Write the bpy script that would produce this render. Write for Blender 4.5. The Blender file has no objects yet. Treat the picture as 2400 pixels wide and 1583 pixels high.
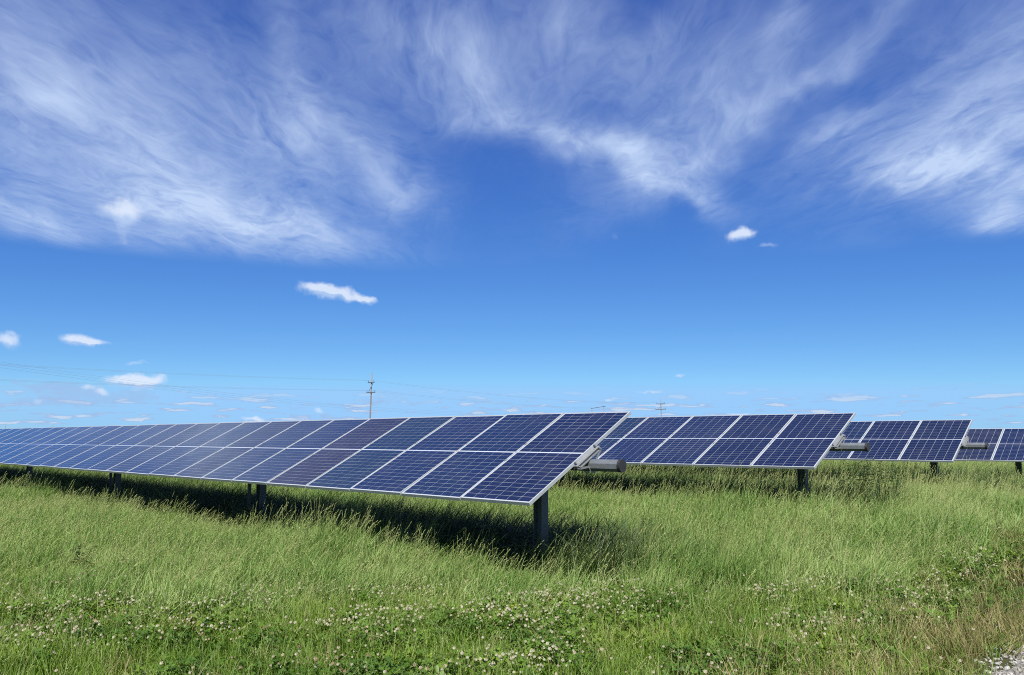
import bpy, bmesh, math, random
import numpy as np
from mathutils import Vector, Matrix

# ------------------------------------------------------------------ camera, sky, sun, exposure
scene = bpy.context.scene
COL = scene.collection
rad = math.radians
EYE = 1.65
FPX = 1799.0                     # focal length in photograph pixels (2400 wide)
PITCH = rad(7.457)

cam_data = bpy.data.cameras.new('camera')
cam_data.sensor_width = 36.0
cam_data.lens = 36.0 * FPX / 2400.0
cam_data.clip_start = 0.05
cam_data.clip_end = 6000.0
cam = bpy.data.objects.new('camera', cam_data)
cam.location = (0, 0, EYE)
cam.rotation_euler = (rad(90) + PITCH, 0, 0)
COL.objects.link(cam)
scene.camera = cam

SUN = Vector((-0.02, -0.82, 1.0)).normalized()          # towards the sun: behind the viewer, high
SUN_EL = math.asin(SUN.z)
SUN_ROT = math.atan2(SUN.x, SUN.y)

scene.view_settings.view_transform = 'Standard'
scene.view_settings.look = 'None'
scene.view_settings.gamma = 1.0
scene.view_settings.exposure = 0.97
scene.view_settings.use_curve_mapping = False

sun_data = bpy.data.lights.new('sun', 'SUN')
sun_data.energy = 5.0
sun_data.angle = rad(0.5)
sun_data.color = (1.0, 0.96, 0.89)
sun = bpy.data.objects.new('sun', sun_data)
sun.rotation_euler = SUN.to_track_quat('Z', 'Y').to_euler()
sun.location = (0, -20, 40)
COL.objects.link(sun)

world = bpy.data.worlds.new('World')
scene.world = world
world.use_nodes = True


class Net:
    """small helper for building node trees"""
    def __init__(self, tree):
        self.t = tree
        self.n = tree.nodes
        self.l = tree.links

    def new(self, kind, **kw):
        nd = self.n.new(kind)
        for k, v in kw.items():
            setattr(nd, k, v)
        return nd

    def put(self, sock, v):
        if isinstance(v, bpy.types.NodeSocket):
            self.l.new(v, sock)
        elif v is not None:
            sock.default_value = v

    def math(self, op, a, b=None, c=None, clamp=False):
        nd = self.new('ShaderNodeMath', operation=op, use_clamp=clamp)
        for i, v in enumerate((a, b, c)):
            self.put(nd.inputs[i], v)
        return nd.outputs[0]

    def vmath(self, op, a, b=None, scale=None):
        nd = self.new('ShaderNodeVectorMath', operation=op)
        self.put(nd.inputs[0], a)
        if b is not None:
            self.put(nd.inputs[1], b)
        if scale is not None:
            self.put(nd.inputs['Scale'], scale)
        return nd.outputs['Value'] if op in ('DOT_PRODUCT', 'LENGTH', 'DISTANCE') else nd.outputs['Vector']

    def sep(self, v):
        nd = self.new('ShaderNodeSeparateXYZ')
        self.put(nd.inputs[0], v)
        return nd.outputs

    def comb(self, x, y, z=0.0):
        nd = self.new('ShaderNodeCombineXYZ')
        for i, v in enumerate((x, y, z)):
            self.put(nd.inputs[i], v)
        return nd.outputs[0]

    def noise(self, vec, scale, detail=6, rough=0.55, dist=0.0, lac=2.0, color=False):
        nd = self.new('ShaderNodeTexNoise')
        self.put(nd.inputs['Vector'], vec)
        for k, v in (('Scale', scale), ('Detail', detail), ('Roughness', rough), ('Distortion', dist), ('Lacunarity', lac)):
            self.put(nd.inputs[k], v)
        return nd.outputs['Color' if color else 0]

    def step(self, v, lo, hi, a=0.0, b=1.0, smooth=True):
        nd = self.new('ShaderNodeMapRange')
        nd.interpolation_type = 'SMOOTHSTEP' if smooth else 'LINEAR'
        for k, x in ((0, v), (1, lo), (2, hi), (3, a), (4, b)):
            self.put(nd.inputs[k], x)
        return nd.outputs[0]

    def mix(self, f, a, b, blend='MIX'):
        nd = self.new('ShaderNodeMix', data_type='RGBA', blend_type=blend)
        self.put(nd.inputs[0], f)
        self.put(nd.inputs[6], a)
        self.put(nd.inputs[7], b)
        return nd.outputs[2]


def rgba(c, k=1.0):
    return (c[0] * k, c[1] * k, c[2] * k, 1.0)


def dome(px, py):
    """azimuth and elevation of a point of the sky"""
    x = (px - 1200.0) / FPX
    y = (791.5 - py) / FPX
    c, s = math.cos(PITCH), math.sin(PITCH)
    v = Vector((x, c - y * s, s + y * c)).normalized()
    return math.atan2(v.x, v.y), math.asin(v.z)


def build_sky():
    W = Net(world.node_tree)
    for nd in list(W.n):
        W.n.remove(nd)
    out = W.new('ShaderNodeOutputWorld')
    sky = W.new('ShaderNodeTexSky')
    sky.sky_type = 'NISHITA'
    sky.sun_disc = False
    sky.sun_elevation = SUN_EL
    sky.sun_rotation = SUN_ROT
    sky.altitude = 200.0
    sky.air_density = 0.7
    sky.dust_density = 0.2
    sky.ozone_density = 3.0
    # camera response: deep saturated blue
    s = W.new('ShaderNodeSeparateColor')
    W.l.new(sky.outputs[0], s.inputs[0])
    cc = W.new('ShaderNodeCombineColor')
    for i, (a, g) in enumerate(SKY_RESPONSE):
        W.put(cc.inputs[i], W.math('MINIMUM', W.math('MULTIPLY', W.math('POWER', s.outputs[i], g), a), (2.5, 4.75, 7.6)[i]))
    clear = cc.outputs[0]

    tc = W.new('ShaderNodeTexCoord')
    d = tc.outputs['Generated']
    dx, dy, dz = W.sep(d)
    az = W.math('ARCTAN2', dx, dy)
    el = W.math('ARCSINE', dz)
    # the cirrus sheet lies on a high flat layer: project the direction on it
    den = W.math('MAXIMUM', dz, 0.04)
    plane = W.comb(W.math('DIVIDE', dx, den), W.math('DIVIDE', dy, den), 0.0)
    pm = W.new('ShaderNodeMapping')
    pm.inputs['Rotation'].default_value = (0, 0, rad(-8))
    pm.inputs['Scale'].default_value = (1.0, 0.36, 1.0)
    W.l.new(plane, pm.inputs['Vector'])
    lay = pm.outputs[0]
    warpc = W.noise(lay, 1.3, 4, 0.55, color=True)
    warp = W.vmath('SCALE', W.vmath('SUBTRACT', warpc, (0.5, 0.5, 0.5)), scale=1.25)
    layw = W.vmath('ADD', lay, warp)
    n_big = W.noise(layw, 2.4, 4, 0.58)
    n_fine = W.noise(layw, 7.0, 6, 0.64)
    # thin curling fibres: ridges of a strongly bent noise
    curl = W.noise(W.vmath('ADD', plane, W.vmath('SCALE', warpc, scale=2.2)), 3.2, 5, 0.62)
    ridge = W.math('SUBTRACT', 1.0, W.math('MULTIPLY', W.math('ABSOLUTE', W.math('SUBTRACT', curl, 0.5)), 3.6))
    tex = W.math('ADD', W.math('ADD', W.math('MULTIPLY', n_big, 0.42), W.math('MULTIPLY', n_fine, 0.40)),
                 W.math('MULTIPLY', W.math('MAXIMUM', ridge, 0.0), 0.13))
    # dome coordinates, roughened so that no cloud has a drawn edge
    ae = W.comb(az, el, 0.0)
    rough1 = W.noise(ae, 7.0, 3, 0.6, color=True)
    rough2 = W.noise(ae, 26.0, 3, 0.62, color=True)
    aew = W.vmath('ADD', ae, W.vmath('SCALE', W.vmath('SUBTRACT', rough1, (0.5, 0.5, 0.5)), scale=0.10))
    aeh = W.vmath('ADD', ae, W.vmath('SCALE', W.vmath('SUBTRACT', rough2, (0.5, 0.5, 0.5)), scale=0.022))

    def field(vec, blobs):
        acc = None
        for (px, py, rx, ry, ang, amp) in blobs:
            a, e = dome(px, py)
            mp = W.new('ShaderNodeMapping', vector_type='TEXTURE')
            mp.inputs['Location'].default_value = (a, e, 0)
            mp.inputs['Rotation'].default_value = (0, 0, rad(-ang))
            mp.inputs['Scale'].default_value = (rx / FPX, ry / FPX, 1)
            # each term waits for the one before (keeps few values alive at a time)
            W.l.new(vec if acc is None else W.vmath('ADD', vec, W.math('MULTIPLY', acc, 1e-9)), mp.inputs['Vector'])
            q = W.vmath('DOT_PRODUCT', mp.outputs[0], mp.outputs[0])
            g = W.math('POWER', 2.7183, W.math('MULTIPLY', q, -1.0))
            acc = W.math('MULTIPLY', g, amp) if acc is None else W.math('MULTIPLY_ADD', g, amp, acc)
        return acc

    def puffs(col, blobs):
        """small fair-weather cumulus"""
        cum = field(aeh, blobs)
        nc = W.noise(ae, 60.0, 4, 0.60)
        cd = W.step(W.math('ADD', cum, W.math('MULTIPLY', W.math('SUBTRACT', nc, 0.5), 0.95)), 0.16, 0.95)
        cd = W.math('MULTIPLY', cd, W.step(cum, 0.06, 0.35))
        # sunlit tops, shaded flat bases: compare with the cloud a little higher up
        over = field(W.vmath('ADD', aeh, (0.0, 0.0045, 0.0)), blobs)
        base = W.step(W.math('ADD', W.math('SUBTRACT', over, cum), W.math('MULTIPLY', W.math('SUBTRACT', nc, 0.5), 0.5)), -0.12, 0.26)
        tone = W.mix(W.math('MULTIPLY', base, 0.85), rgba(CUMULUS_COLOR), rgba(LILAC_COLOR, 1.12))
        return W.mix(W.math('MULTIPLY', cd, 0.88), col, tone)

    # ---- upper sky: cirrus and two puffs
    cir = field(aew, CIRRUS)
    # the same kind of cirrus goes on over the rest of the sky
    side = W.step(W.math('ABSOLUTE', az), 0.66, 0.95)
    above = W.step(el, 0.56, 0.72)
    rest = W.math('MULTIPLY', W.math('MAXIMUM', side, above), W.step(el, 0.24, 0.36))
    cover = W.step(W.noise(lay, 0.7, 2, 0.5), 0.40, 0.62, 0.05, 0.75)
    cir = W.math('ADD', cir, W.math('MULTIPLY', rest, cover))
    veil = W.math('SUBTRACT', 1.0, W.math('POWER', 2.7183, W.math('MULTIPLY', W.math('POWER', cir, 1.2), -1.15)))
    wisp = W.step(W.math('ADD', tex, W.math('MULTIPLY', cir, 0.10)), 0.36, 0.68, 0.0, 1.0, smooth=False)
    dens = W.math('MULTIPLY', veil, W.math('MULTIPLY_ADD', wisp, 1.25, 0.15))
    dens = W.math('MULTIPLY', dens, W.step(el, 0.207, 0.235))
    dens = W.math('MINIMUM', dens, 0.95)
    upper = puffs(W.mix(dens, clear, rgba(CIRRUS_COLOR)), CUMULUS_HIGH)

    # ---- lower sky: cumulus and far flat cloud bases over the horizon, all the way round
    fl = W.comb(W.math('MULTIPLY', az, 15.0), W.math('MULTIPLY', el, 120.0), 3.7)
    nf = W.noise(W.vmath('ADD', fl, W.vmath('SCALE', rough2, scale=0.6)), 1.45, 3, 0.52)
    band = W.math('MULTIPLY', W.step(el, 0.000, 0.008), W.step(el, 0.034, 0.068, 1.0, 0.0))
    fd = W.math('MULTIPLY', W.step(nf, 0.52, 0.60), band)
    fcol = W.mix(W.step(nf, 0.585, 0.66), rgba(LILAC_COLOR), rgba(CUMULUS_COLOR, 0.85))
    low = W.mix(W.math('MULTIPLY', fd, 0.75), clear, fcol)
    lil = field(aeh, LILAC)
    nl = W.noise(ae, 75.0, 3, 0.6)
    ld = W.step(W.math('ADD', lil, W.math('MULTIPLY', W.math('SUBTRACT', nl, 0.5), 1.1)), 0.28, 0.75)
    low = W.mix(W.math('MULTIPLY', W.math('MULTIPLY', ld, W.step(lil, 0.08, 0.3)), 0.5), low, rgba(LILAC_COLOR))
    low = puffs(low, CUMULUS)

    def ground_of(color):
        b = W.new('ShaderNodeBackground')
        b.inputs['Strength'].default_value = SKY_STRENGTH
        W.put(b.inputs['Color'], color)
        return b.outputs[0]

    def split(at, a, b):
        m = W.new('ShaderNodeMixShader')
        W.put(m.inputs[0], W.math('GREATER_THAN', el, at))
        W.l.new(a, m.inputs[1])
        W.l.new(b, m.inputs[2])
        return m.outputs[0]
    W.l.new(split(0.0, ground_of(clear), split(0.205, ground_of(low), ground_of(upper))), out.inputs['Surface'])
    world.cycles.sampling_method = 'MANUAL'
    world.cycles.sample_map_resolution = 256


SKY_STRENGTH = 0.0652
SKY_RESPONSE = ((0.3325, 1.286), (0.623, 1.098), (1.829, 0.667))
CIRRUS_BREAK = 1.25
CIRRUS_COLOR = (4.4, 5.5, 7.5)
CUMULUS_COLOR = (5.9, 6.6, 7.8)
LILAC_COLOR = (2.75, 3.95, 6.2)
# centre, half sizes (in the photograph's pixels), turn, strength
CIRRUS = [
    (430, 300, 420, 250, 22, .36), (430, 430, 330, 95, 28, .50), (60, 150, 110, 240, -8, .30),
    (80, 235, 75, 30, -15, .20), (620, 520, 240, 50, 8, .52), (70, 540, 160, 34, 10, .55),
    (200, 470, 300, 100, 10, .26), (690, 190, 55, 190, -16, .26), (640, 300, 130, 60, 30, .22),
    (830, 310, 130, 50, 20, .26), (930, 430, 100, 60, 22, .40), (1010, 100, 240, 120, 30, .32),
    (1110, 130, 60, 60, 40, .26), (1150, 260, 100, 45, -10, .28), (1330, 130, 330, 150, 10, .26),
    (1400, 325, 210, 45, 12, .62), (1510, 380, 70, 45, 40, .34), (1630, 440, 90, 30, 28, .50),
    (1620, 280, 330, 80, -30, .26), (1880, 195, 400, 42, -27, .36), (1820, 20, 70, 45, -20, .26),
    (2150, 320, 280, 120, -16, .36), (2310, 330, 190, 90, -28, .36), (2300, 395, 200, 42, 4, .52),
    (2130, 425, 70, 24, -15, .40), (1950, 330, 110, 40, -15, .34), (2375, 490, 80, 42, -10, .85),
    (2370, 90, 190, 150, -30, .30), (1580, 60, 160, 60, -30, .18),
    (150, 590, 50, 25, 30, .25), (820, 110, 260, 190, 20, .22), (1700, 110, 320, 150, -25, .18),
    (1330, 60, 120, 90, 0, .22),
]
CUMULUS_HIGH = [
    (285, 492, 42, 26, 0, .85), (292, 530, 22, 34, 8, .4), (300, 572, 32, 12, 0, .28),
    (1728, 556, 26, 15, -32, .75), (1752, 545, 22, 12, -20, .7), (1790, 574, 30, 7, 4, .4),
    (1440, 555, 16, 22, 20, .25),
]
CUMULUS = [
    (750, 681, 46, 16, 6, .95), (810, 693, 60, 13, 10, .8), (858, 704, 26, 7, 6, .7),
    (16, 793, 24, 13, 0, .8), (180, 795, 26, 13, 0, .85), (220, 801, 32, 7, 4, .7),
    (300, 893, 46, 12, -4, .9), (345, 890, 36, 14, -6, .9), (318, 850, 34, 6, 0, .4),
    (195, 912, 18, 6, 0, .55), (240, 924, 22, 7, 0, .6), (95, 943, 12, 7, 0, .6),
    (595, 983, 28, 6, 0, .75), (745, 968, 18, 6, 0, .6),
    (1430, 940, 16, 4, 0, .6), (1525, 917, 36, 5, 0, .45), (1730, 970, 24, 4, 0, .7), (1595, 876, 26, 5, 0, .45),
    (1865, 664, 34, 6, -6, .16),
]
LILAC = [
    (190, 925, 120, 18, 6, .75), (90, 945, 80, 10, 0, .75), (120, 908, 50, 6, 8, .6), (330, 920, 40, 14, 0, .5),
    (690, 958, 40, 6, 0, .6), (880, 942, 45, 6, 0, .6), (1140, 962, 55, 5, 0, .6), (1430, 948, 38, 5, 0, .6),
    (1245, 943, 26, 4, 0, .6), (1520, 921, 44, 4, 0, .5), (1940, 932, 34, 4, -3, .6), (2240, 913, 36, 4, -4, .6),
    (1600, 879, 30, 5, 0, .5),
]
build_sky()
scene.cycles.use_denoising = False
scene.cycles.pixel_filter_type = 'BLACKMAN_HARRIS'
scene.cycles.filter_width = 1.05
scene.cycles.max_bounces = 8
scene.cycles.diffuse_bounces = 3
scene.cycles.glossy_bounces = 3
scene.cycles.transmission_bounces = 3
scene.cycles.transparent_max_bounces = 4
scene.cycles.sample_clamp_indirect = 6.0

# ------------------------------------------------------------------ materials
def material(name):
    m = bpy.data.materials.new(name)
    m.use_nodes = True
    N = Net(m.node_tree)
    return m, N, N.n['Principled BSDF'], N.n['Material Output']


def bump(N, bsdf, h, strength=0.2, dist=0.01):
    b = N.new('ShaderNodeBump')
    N.put(b.inputs['Strength'], strength)
    N.put(b.inputs['Distance'], dist)
    N.put(b.inputs['Height'], h)
    N.l.new(b.outputs[0], bsdf.inputs['Normal'])


def mat_steel(name, base, metallic, rough, dirt=0.5):
    m, N, p, o = material(name)
    tc = N.new('ShaderNodeTexCoord').outputs['Object']
    sp = N.new('ShaderNodeTexVoronoi')
    N.put(sp.inputs['Vector'], tc)
    sp.inputs['Scale'].default_value = 55.0
    g = N.noise(tc, 9.0, 5, 0.6)
    v = N.math('ADD', N.math('MULTIPLY', N.sep(sp.outputs['Color'])[0], 0.25), N.math('MULTIPLY', g, 0.75))
    c = N.mix(v, rgba(base, 1.0 - 0.45 * dirt), rgba(base, 1.0 + 0.35 * dirt))
    N.put(p.inputs['Base Color'], c)
    p.inputs['Metallic'].default_value = metallic
    N.put(p.inputs['Roughness'], N.step(v, 0.2, 0.8, rough - 0.10, rough + 0.12, smooth=False))
    bump(N, p, v, 0.12, 0.004)
    return m


def mat_aluminium():
    m, N, p, o = material('anodised_aluminium')
    tc = N.new('ShaderNodeTexCoord').outputs['Object']
    g = N.noise(tc, 14.0, 4, 0.6)
    N.put(p.inputs['Base Color'], N.mix(g, (0.26, 0.28, 0.29, 1), (0.34, 0.36, 0.37, 1)))
    p.inputs['Metallic'].default_value = 0.15
    p.inputs['Roughness'].default_value = 0.42
    return m


def mat_cell():
    """polycrystalline silicon under glass; obj.color carries the tint of the panel"""
    m, N, p, o = material('polycrystalline_cell')
    geo = N.new('ShaderNodeNewGeometry').outputs['Position']
    oi = N.new('ShaderNodeObjectInfo')
    vo = N.new('ShaderNodeTexVoronoi')
    N.put(vo.inputs['Vector'], geo)
    vo.inputs['Scale'].default_value = 60.0
    grain = N.sep(vo.outputs['Color'])[0]
    c = N.mix(grain, (0.78, 0.80, 0.86, 1), (1.2, 1.16, 1.1, 1))
    cloudy = N.noise(geo, 2.2, 3, 0.6)
    c = N.mix(1.0, c, oi.outputs['Color'], 'MULTIPLY')
    dust = N.step(N.noise(geo, 1.6, 6, 0.68), 0.42, 0.75, 0.0, 0.055)
    c = N.mix(dust, c, (0.20, 0.19, 0.17, 1))
    N.put(p.inputs['Base Color'], c)
    # a little dust film on the glass
    N.put(p.inputs['Roughness'], N.step(cloudy, 0.3, 0.7, 0.30, 0.42))
    p.inputs['IOR'].default_value = 1.35
    p.inputs['Specular IOR Level'].default_value = 0.3
    p.inputs['Coat Weight'].default_value = 1.0
    p.inputs['Coat IOR'].default_value = 1.42
    N.put(p.inputs['Coat Roughness'], N.step(cloudy, 0.3, 0.7, 0.06, 0.14))
    return m


def mat_backsheet():
    m, N, p, o = material('white_backsheet')
    geo = N.new('ShaderNodeNewGeometry').outputs['Position']
    g = N.noise(geo, 3.0, 3, 0.6)
    N.put(p.inputs['Base Color'], N.mix(g, (0.34, 0.37, 0.42, 1), (0.41, 0.44, 0.48, 1)))
    p.inputs['Roughness'].default_value = 0.4
    p.inputs['Coat Weight'].default_value = 1.0
    p.inputs['Coat IOR'].default_value = 1.42
    p.inputs['Coat Roughness'].default_value = 0.08
    return m


def mat_plain(name, base, rough=0.6, var=0.25, scale=20.0):
    m, N, p, o = material(name)
    tc = N.new('ShaderNodeTexCoord').outputs['Object']
    g = N.noise(tc, scale, 4, 0.6)
    N.put(p.inputs['Base Color'], N.mix(g, rgba(base, 1 - var), rgba(base, 1 + var)))
    p.inputs['Roughness'].default_value = rough
    return m


def mat_wood():
    m, N, p, o = material('weathered_wood')
    tc = N.new('ShaderNodeTexCoord').outputs['Object']
    mp = N.new('ShaderNodeMapping')
    mp.inputs['Scale'].default_value = (14, 14, 0.8)
    N.put(mp.inputs['Vector'], tc)
    g = N.noise(mp.outputs[0], 2.0, 5, 0.65)
    N.put(p.inputs['Base Color'], N.mix(g, (0.085, 0.085, 0.092, 1), (0.19, 0.19, 0.205, 1)))
    p.inputs['Roughness'].default_value = 0.85
    return m


def mat_leaf(name, stops, trans=0.30, rough=0.55, patch=0.9, spec=0.35):
    """plant matter: colours vary from plant to plant and in patches over the meadow"""
    m, N, p, o = material(name)
    geo = N.new('ShaderNodeNewGeometry').outputs['Position']
    oi = N.new('ShaderNodeObjectInfo').outputs['Random']
    big = N.noise(geo, patch, 3, 0.55)
    small = N.noise(geo, 26.0, 2, 0.5)
    f = N.math('ADD', N.math('ADD', N.math('MULTIPLY', oi, 0.32), N.math('MULTIPLY', N.step(big, 0.36, 0.64), 0.42)),
               N.math('MULTIPLY', N.step(small, 0.3, 0.7), 0.26))
    r = N.new('ShaderNodeValToRGB')
    el = r.color_ramp.elements
    while len(el) < len(stops):
        el.new(0.5)
    for e, (pos, c) in zip(el, stops):
        e.position = pos
        e.color = rgba(c)
    N.put(r.inputs[0], f)
    N.put(p.inputs['Base Color'], r.outputs[0])
    p.inputs['Roughness'].default_value = rough
    p.inputs['Specular IOR Level'].default_value = spec
    t = N.new('ShaderNodeBsdfTranslucent')
    N.put(t.inputs['Color'], N.mix(1.0, r.outputs[0], (1.25, 1.2, 0.7, 1), 'MULTIPLY'))
    mx = N.new('ShaderNodeMixShader')
    mx.inputs[0].default_value = trans
    N.l.new(p.outputs[0], mx.inputs[1])
    N.l.new(t.outputs[0], mx.inputs[2])
    N.l.new(mx.outputs[0], o.inputs['Surface'])
    return m


def mat_ground():
    m, N, p, o = material('meadow_soil')
    geo = N.new('ShaderNodeNewGeometry').outputs['Position']
    a = N.noise(geo, 0.25, 5, 0.6)
    b = N.noise(geo, 9.0, 6, 0.65)
    near = N.mix(b, (0.030, 0.030, 0.014, 1), (0.060, 0.068, 0.026, 1))
    far = N.mix(N.step(a, 0.3, 0.7), (0.060, 0.085, 0.026, 1), (0.10, 0.125, 0.045, 1))
    dist = N.step(N.vmath('LENGTH', geo), 28.0, 70.0)
    N.put(p.inputs['Base Color'], N.mix(dist, near, far))
    p.inputs['Roughness'].default_value = 0.95
    p.inputs['Specular IOR Level'].default_value = 0.1
    bump(N, p, b, 0.8, 0.05)
    return m


def mat_gravel_bed():
    m, N, p, o = material('gravel_bed')
    geo = N.new('ShaderNodeNewGeometry').outputs['Position']
    vo = N.new('ShaderNodeTexVoronoi')
    N.put(vo.inputs['Vector'], geo)
    vo.inputs['Scale'].default_value = 38.0
    v = N.sep(vo.outputs['Color'])[0]
    b = N.noise(geo, 3.0, 5, 0.6)
    c = N.mix(v, (0.11, 0.105, 0.09, 1), (0.27, 0.26, 0.235, 1))
    c = N.mix(N.step(b, 0.45, 0.7, 0.0, 0.6), c, (0.10, 0.085, 0.058, 1))
    N.put(p.inputs['Base Color'], c)
    p.inputs['Roughness'].default_value = 0.95
    bump(N, p, vo.outputs['Distance'], 0.9, 0.03)
    return m


def mat_stone():
    m, N, p, o = material('crushed_stone')
    oi = N.new('ShaderNodeObjectInfo').outputs['Random']
    geo = N.new('ShaderNodeNewGeometry').outputs['Position']
    n = N.noise(geo, 60.0, 4, 0.6)
    c = N.mix(oi, (0.14, 0.135, 0.12, 1), (0.40, 0.39, 0.365, 1))
    N.put(p.inputs['Base Color'], N.mix(N.math('MULTIPLY', n, 0.5), c, (0.20, 0.18, 0.145, 1)))
    p.inputs['Roughness'].default_value = 0.9
    return m


M_ALU = mat_aluminium()
M_CELL = mat_cell()
M_BACK = mat_backsheet()
M_TUBE = mat_steel('galvanised_tube', (0.16, 0.172, 0.178), 0.5, 0.40)
M_POST = mat_steel('galvanised_post', (0.085, 0.10, 0.105), 0.15, 0.6)
M_BRACKET = mat_steel('galvanised_bracket', (0.20, 0.21, 0.215), 0.35, 0.45, 0.3)
M_BLACK = mat_plain('black_plastic', (0.018, 0.017, 0.018), 0.5)
M_WOOD = mat_wood()
M_WIRE = mat_plain('aluminium_wire', (0.16, 0.17, 0.19), 0.6)
M_DARKSTEEL = mat_plain('dark_crossarm', (0.07, 0.075, 0.085), 0.7)

# ------------------------------------------------------------------ mesh helpers
def link(name, mesh, mat=None, parent=None, **props):
    if mat is not None and not mesh.materials:
        mesh.materials.append(mat)
    o = bpy.data.objects.new(name, mesh)
    COL.objects.link(o)
    if parent is not None:
        o.parent = parent
    for k, v in props.items():
        o[k] = v
    return o


def empty(name, loc=(0, 0, 0), rz=0.0, **props):
    o = bpy.data.objects.new(name, None)
    o.empty_display_size = 0.2
    o.location = loc
    o.rotation_euler = (0, 0, rz)
    COL.objects.link(o)
    for k, v in props.items():
        o[k] = v
    return o


def mesh_of(name, bm, smooth=False):
    me = bpy.data.meshes.new(name)
    bm.to_mesh(me)
    bm.free()
    if smooth:
        for f in me.polygons:
            f.use_smooth = True
    return me


def box(bm, x0, x1, y0, y1, z0, z1, mtx=None):
    vs = [bm.verts.new((x, y, z)) for z in (z0, z1) for y in (y0, y1) for x in (x0, x1)]
    for q in ((0, 2, 3, 1), (4, 5, 7, 6), (0, 1, 5, 4), (2, 6, 7, 3), (0, 4, 6, 2), (1, 3, 7, 5)):
        bm.faces.new([vs[i] for i in q])
    if mtx is not None:
        bmesh.ops.transform(bm, matrix=mtx, verts=vs)
    return vs


def bar(bm, a, b, w, t, up=(0, 0, 1)):
    """square bar from a to b"""
    a, b = Vector(a), Vector(b)
    d = b - a
    L = d.length
    z = d.normalized()
    u = Vector(up)
    x = u.cross(z)
    if x.length < 1e-4:
        x = Vector((1, 0, 0)).cross(z)
    x.normalize()
    y = z.cross(x)
    mt = Matrix((x, y, z)).transposed().to_4x4()
    mt.translation = a
    return box(bm, -w / 2, w / 2, -t / 2, t / 2, 0, L, mt)


def tube(bm, pts, r0, r1=None, n=8, caps=True):
    r1 = r0 if r1 is None else r1
    pts = [Vector(p) for p in pts]
    rings = []
    for i, p in enumerate(pts):
        d = (pts[min(i + 1, len(pts) - 1)] - pts[max(i - 1, 0)]).normalized()
        s = Vector((1, 0, 0)) if abs(d.z) > 0.7 else Vector((0, 0, 1))
        x = s.cross(d).normalized()
        y = d.cross(x)
        r = r0 + (r1 - r0) * i / max(1, len(pts) - 1)
        rings.append([bm.verts.new(p + x * (r * math.cos(2 * math.pi * (k + .5) / n)) + y * (r * math.sin(2 * math.pi * (k + .5) / n))) for k in range(n)])
    for a, b in zip(rings[:-1], rings[1:]):
        for k in range(n):
            bm.faces.new((a[k], a[(k + 1) % n], b[(k + 1) % n], b[k]))
    if caps:
        bm.faces.new(rings[0][::-1])
        bm.faces.new(rings[-1])


def raw_mesh(name, verts, faces):
    me = bpy.data.meshes.new(name)
    me.from_pydata([tuple(v) for v in verts], [], [tuple(f) for f in faces])
    me.update()
    return me


# ------------------------------------------------------------------ ground
AZ = rad(47.509)
DIR = Vector((-math.sin(AZ), math.cos(AZ), 0))      # along a row, away to the left
ACR = Vector((math.cos(AZ), math.sin(AZ), 0))       # from one row to the next
ROAD_EDGE = 1.40                                    # where the gravel ends, measured along DIR

def ground_height(a):
    """the meadow swells gently from the nearest row to the rows behind; a = distance along ACR"""
    t = np.clip((np.asarray(a, dtype=float) - 8.4) / 3.2, 0, 1)
    return 0.30 * t * t * (3 - 2 * t)


def ground_sheet():
    bm = bmesh.new()
    rows = []
    aa = [-3500, -600, -100, -20] + [float(x) for x in np.arange(0, 14.01, 0.35)] + [20, 40, 100, 600, 3500]
    for a_ in aa:
        rows.append([bm.verts.new(ACR * a_ + DIR * d_ + Vector((0, 0, float(ground_height(a_))))) for d_ in (-3500, -400, -60, -8, 8, 30, 60, 400, 3500)])
    for r0, r1 in zip(rows[:-1], rows[1:]):
        for i in range(len(r0) - 1):
            bm.faces.new((r0[i], r0[i + 1], r1[i + 1], r1[i]))
    bmesh.ops.recalc_face_normals(bm, faces=bm.faces)
    me = mesh_of('ground', bm, True)
    if me.polygons[0].normal.z < 0:
        me.flip_normals()
    return me


link('ground', ground_sheet(), mat_ground(), kind='structure', label='green meadow ground under the tall grass', category='ground')


def road_mesh():
    bm = bmesh.new()
    rng = random.Random(5)
    nn = 240
    a, b = [], []
    for i in range(nn + 1):
        t = -30 + 90 * i / nn
        w = ROAD_EDGE + 0.10 * math.sin(t * 1.7) + 0.06 * math.sin(t * 5.1 + 1) + rng.uniform(-.04, .04)
        p = ACR * t + DIR * w
        q = ACR * t + DIR * (ROAD_EDGE - 4.6)
        a.append(bm.verts.new((p.x, p.y, 0.006 + float(ground_height(t)))))
        b.append(bm.verts.new((q.x, q.y, 0.006 + float(ground_height(t)))))
    for i in range(nn):
        bm.faces.new((b[i], b[i + 1], a[i + 1], a[i]))
    bmesh.ops.recalc_face_normals(bm, faces=bm.faces)
    return mesh_of('road', bm)


link('gravel_road', road_mesh(), mat_gravel_bed(), kind='structure', label='pale crushed stone access track at lower right', category='road')

# ------------------------------------------------------------------ solar trackers
K = 1.02
PITCH_W = 1.02                  # module spacing along the row
MOD_W = 1.006
MOD_L = 2.092
FR_W = 0.011                    # visible frame lip
FR_H = 0.036
TUBE_DROP = 0.150               # tube axis below the glass


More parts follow.
